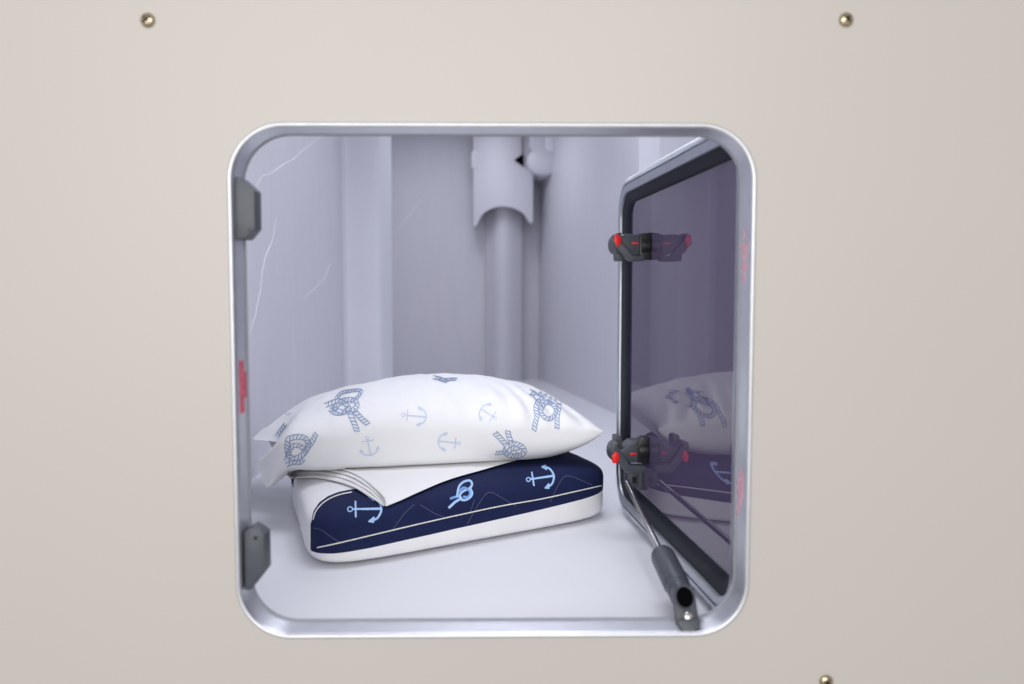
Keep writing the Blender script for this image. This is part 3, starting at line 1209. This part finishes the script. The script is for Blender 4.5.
# ------------------------------------------------------------------ pillow
PB = FL + 0.083            # level it rests on
PANG = math.radians(9.0)
PCN = Vector((-0.1215, 0.542))
HL, HD = 0.238, 0.158
SEAM = 0.042


def pillow_h(u, v):
    uu = max(0.0, 1 - abs(u) ** (2.3 if u > 0 else 1.8))
    vv = max(0.0, 1 - abs(v) ** 2.6)
    return (uu ** (0.58 if u > 0 else 0.72)) * (vv ** 0.42)


def pillow_pt(u, v, side):
    x = HL * u * (1 - 0.045 * (1 - v * v))
    y = HD * v * (1 - 0.07 * (1 - u * u) + 0.02)
    h = pillow_h(u, v)
    c, s = math.cos(PANG), math.sin(PANG)
    X = PCN.x + c * x - s * y
    Y = PCN.y + s * x + c * y
    if side > 0:
        z = PB + SEAM + 0.0645 * h
    else:
        hb = (max(0.0, 1 - abs(v) ** 2.6) ** 0.27) * (max(0.0, 1 - abs(u) ** 3.6) ** 0.5)
        z = PB + SEAM - min(0.062 * hb, SEAM)
    wr = 0.0042 * noise.noise(Vector((X * 9, Y * 7, 3.1))) + 0.0020 * noise.noise(Vector((X * 26, Y * 12, 1.7)))
    # tension folds that run up from the front near the right end
    f = max(0, u - 0.35) / 0.65
    wr += 0.0062 * f * (1 - f * 0.6) * math.sin(u * 46 + 4 * v + 2 * noise.noise(Vector((X * 12, Y * 10, 0)))) * max(0, -v) ** 0.6
    rn = noise.noise(Vector((X * 20 + Y * 9, Y * 10 - X * 3, 5.5)))
    wr += 0.0040 * (0.30 - abs(rn)) * (0.4 + abs(u))
    wr -= 0.0011 * math.exp(-((u - 0.02 - 0.03 * v) / 0.022) ** 2) + 0.0009 * math.exp(-((v + 0.80) / 0.03) ** 2)
    wr += 0.0011 * noise.noise(Vector((X * 55 + Y * 20, Y * 24, 8.2)))
    wr *= min(1, h * 2.2)
    fold = 0.0
    if side > 0:
        z += wr
        fold = wr
    else:
        z = max(z, PB)
    z -= 0.006 * min(1, max(0, 0.25 - u))
    return Vector((X, Y - fold * 0.8, z))


NV = 84
US = [-0.74 + (1.0 + 0.74) * (1 - (1 - k / 200) ** 1.35) for k in range(201)]


def ring_at(u):
    top = [pillow_pt(u, -math.cos(PI * k / NV), 1) for k in range(NV + 1)]
    bot = [pillow_pt(u, math.cos(PI * k / NV), -1) for k in range(1, NV)]
    return top + bot


body = [ring_at(u) for u in US]
# open hem of the pillowcase on the left: rim points in the order of the ring (front seam, over the top, back, underneath)
rim_ctrl = [on_y(258, 462, 0.395), on_y(272, 452, 0.405), on_y(285, 444, 0.430), on_y(268, 441, 0.455), on_y(253, 439, 0.490), on_y(258, 433, 0.56),
            on_y(266, 427, 0.630), on_y(268, 440, 0.66), on_y(280, 462, 0.62), on_y(286, 468, 0.50), on_y(285, 476, 0.42), on_y(267, 488, 0.395)]
NR = len(body[0])


def rim_sample(t):
    n_ = len(rim_ctrl)
    f = (t % 1.0) * n_
    i = int(f)
    f -= i
    p0, p1, p2, p3 = (rim_ctrl[(i + k - 1) % n_] for k in range(4))
    lin = p1 * (1 - f) + p2 * f
    cr = 0.5 * (2 * p1 + (p2 - p0) * f + (2 * p0 - 5 * p1 + 4 * p2 - p3) * f * f + (3 * p1 - p0 - 3 * p2 + p3) * f ** 3)
    return lin * 0.5 + cr * 0.5


rim = [rim_sample(k / NR) for k in range(NR)]
first = body[0]
nxt = body[4]
hem_loops = []
NH = 34
for j in range(NH):
    t = j / NH                  # 0 rim -> 1 body
    lp_ = []
    for k in range(NR):
        tang = (first[k] - nxt[k])
        tang = tang.normalized() * 0.075 if tang.length > 1e-6 else Vector((0, 0, 0))
        a, b = rim[k], first[k]
        # Hermite between rim and body, leaving the body along its own slope
        s = 1 - t
        h00, h10 = 2 * s ** 3 - 3 * s ** 2 + 1, s ** 3 - 2 * s ** 2 + s
        h01 = -2 * s ** 3 + 3 * s ** 2
        h11 = s ** 3 - s ** 2
        p = b * h00 + tang * h10 + a * h01 + (a - b) * 0.8 * h11
        w = 0.0022 * noise.noise(Vector((p.x * 30, p.y * 20, p.z * 30))) * math.sin(PI * min(1, t + .2))
        lp_.append(p + Vector((0, -w, w)))
    hem_loops.append(lp_)
loops = hem_loops + body
# the pillow presses softly on what lies under it
for lp_ in loops:
    for p in lp_:
        for t_ in [QB] + SHEET_BVH:
            h_ = t_.ray_cast(Vector((p.x, p.y, 0.2)), Vector((0, 0, -1)))
            if h_[0] is not None and p.z < h_[0].z + 0.0022:
                p.z = h_[0].z + 0.0022
vs, fs = loft(loops, True, False, False, False)
pillow = empty('pillow', (PCN.x, PCN.y, PB))
tag(pillow, 'white pillow printed with blue anchors and rope knots on top of the folded bedding', 'pillow')
pcase = mesh_obj('pillowcase', vs, fs, M['cotton'], pillow, angle=180)
PBV = BVHTree.FromPolygons([Vector(v) for v in vs], fs)
# the stuffed inner pillow inside the open case
inl = []
for j in range(9):
    a_ = PI / 2 * j / 8
    k_ = math.cos(a_)
    cen = sum(first, Vector()) / NR
    inl.append([cen + (p - cen) * (0.93 * k_ + 0.001) + (first[0] - body[8][0]).normalized() * 0.03 * math.sin(a_) for p in body[6]])
v_, f_ = loft(inl, True, False, True, True)
mesh_obj('inner_pillow', v_, f_, M['sheet'], pillow, angle=180)

# ---- prints on the pillowcase
PP = two_mats('print_blue', 'print_fill')
PALE = two_mats('print_pale', 'print_pale')
anchor(PBV, (426, 417), (402, 415), 8.5, 1.3, PALE, 'anchor_print', pcase)
anchor(PBV, (370.5, 455), (367, 437), 9.0, 1.3, PALE, 'anchor_print', pcase)
anchor(PBV, (438.5, 441), (460, 443.5), 8.5, 1.4, PALE, 'anchor_print', pcase)
anchor(PBV, (481, 409), (496, 418.5), 9, 1.1, PALE, 'anchor_print', pcase)
anchor(PBV, (284, 412), (295, 405), 5, 1.0, PALE, 'anchor_print', pcase)

# knot with a loop and two tails, left of centre
P = Print(PBV)
P.rope([(336, 399), (342, 393), (352, 391), (361, 391), (358, 397), (351, 402)], 2.6, pitch=2.6)
P.rope([(325, 406), (332, 403), (339, 401), (345, 404), (349, 409), (345, 412), (338, 411), (333, 408)], 4.2)
P.rope([(331, 411), (337, 406), (343, 401), (349, 400), (355, 401), (357, 406), (353, 410), (347, 411)], 4.2)
P.rope([(330, 409), (335, 413), (342, 413), (349, 409)], 4.0)
P.rope([(349, 411), (352, 418), (355, 425), (357, 431)], 4.8)
P.rope([(353, 410), (358, 415), (363, 420), (368, 424)], 4.6)
P.build('knot_print', PP, pcase)
# wreath with a tail at the left end
P = Print(PBV)
P.rope([(288, 441), (292, 438), (299, 437), (306, 439), (308, 445), (305, 452), (299, 457), (292, 458), (288, 452)], 4.8, closed=True)
P.rope([(287, 461), (289, 452), (293, 446), (300, 446), (304, 450)], 4.2)
P.rope([(303, 454), (309, 446), (313, 440), (316, 434)], 4.4)
P.rope([(286, 465), (293, 462), (300, 462), (304, 458)], 4.0)
P.build('knot_print', PP, pcase)
# rope at the hem
P = Print(PBV)
P.rope([(277, 437), (280, 432), (283, 428), (286, 424)], 3.4)
P.build('rope_print', PP, pcase)
# rope ends on the crest
P = Print(PBV)
P.rope([(433, 377.5), (440, 379), (447, 382)], 3.2)
P.rope([(438, 379.5), (444, 380), (450, 379.6), (456, 379.2)], 2.4)
P.build('rope_print', PP, pcase)
# large knot on the right
P = Print(PBV)
P.rope([(547, 403), (542, 407), (541, 412), (544, 417), (549, 419), (554, 416), (556, 410), (553, 405)], 3.6, closed=True)
P.rope([(529, 392), (534, 394), (538, 400), (536, 408), (537, 416), (535, 424), (534, 430)], 4.4)
P.rope([(538, 396), (544, 393), (550, 393), (556, 397), (559, 404), (558, 412), (557, 420), (557, 429)], 4.2)
P.rope([(531, 393), (538, 396), (544, 401), (550, 402), (556, 398)], 3.6)
P.rope([(541, 399), (545, 396), (550, 398), (548, 402), (543, 402)], 2.8, closed=True)
P.build('knot_print', PP, pcase)
# knot with two tails up, bottom right
P = Print(PBV)
P.rope([(507, 446), (501, 439), (494.5, 432.5)], 4.8)
P.rope([(512, 444), (509, 437), (507.5, 431)], 4.6)
P.rope([(506, 448), (513, 443.5), (521, 446), (524, 451), (520, 455), (512, 455.5), (506, 453)], 4.6, closed=True)
P.rope([(508, 451), (514, 448), (519, 451)], 4.4)
P.rope([(508, 452.5), (502, 452.5), (496, 453)], 3.6)
P.build('knot_print', PP, pcase)
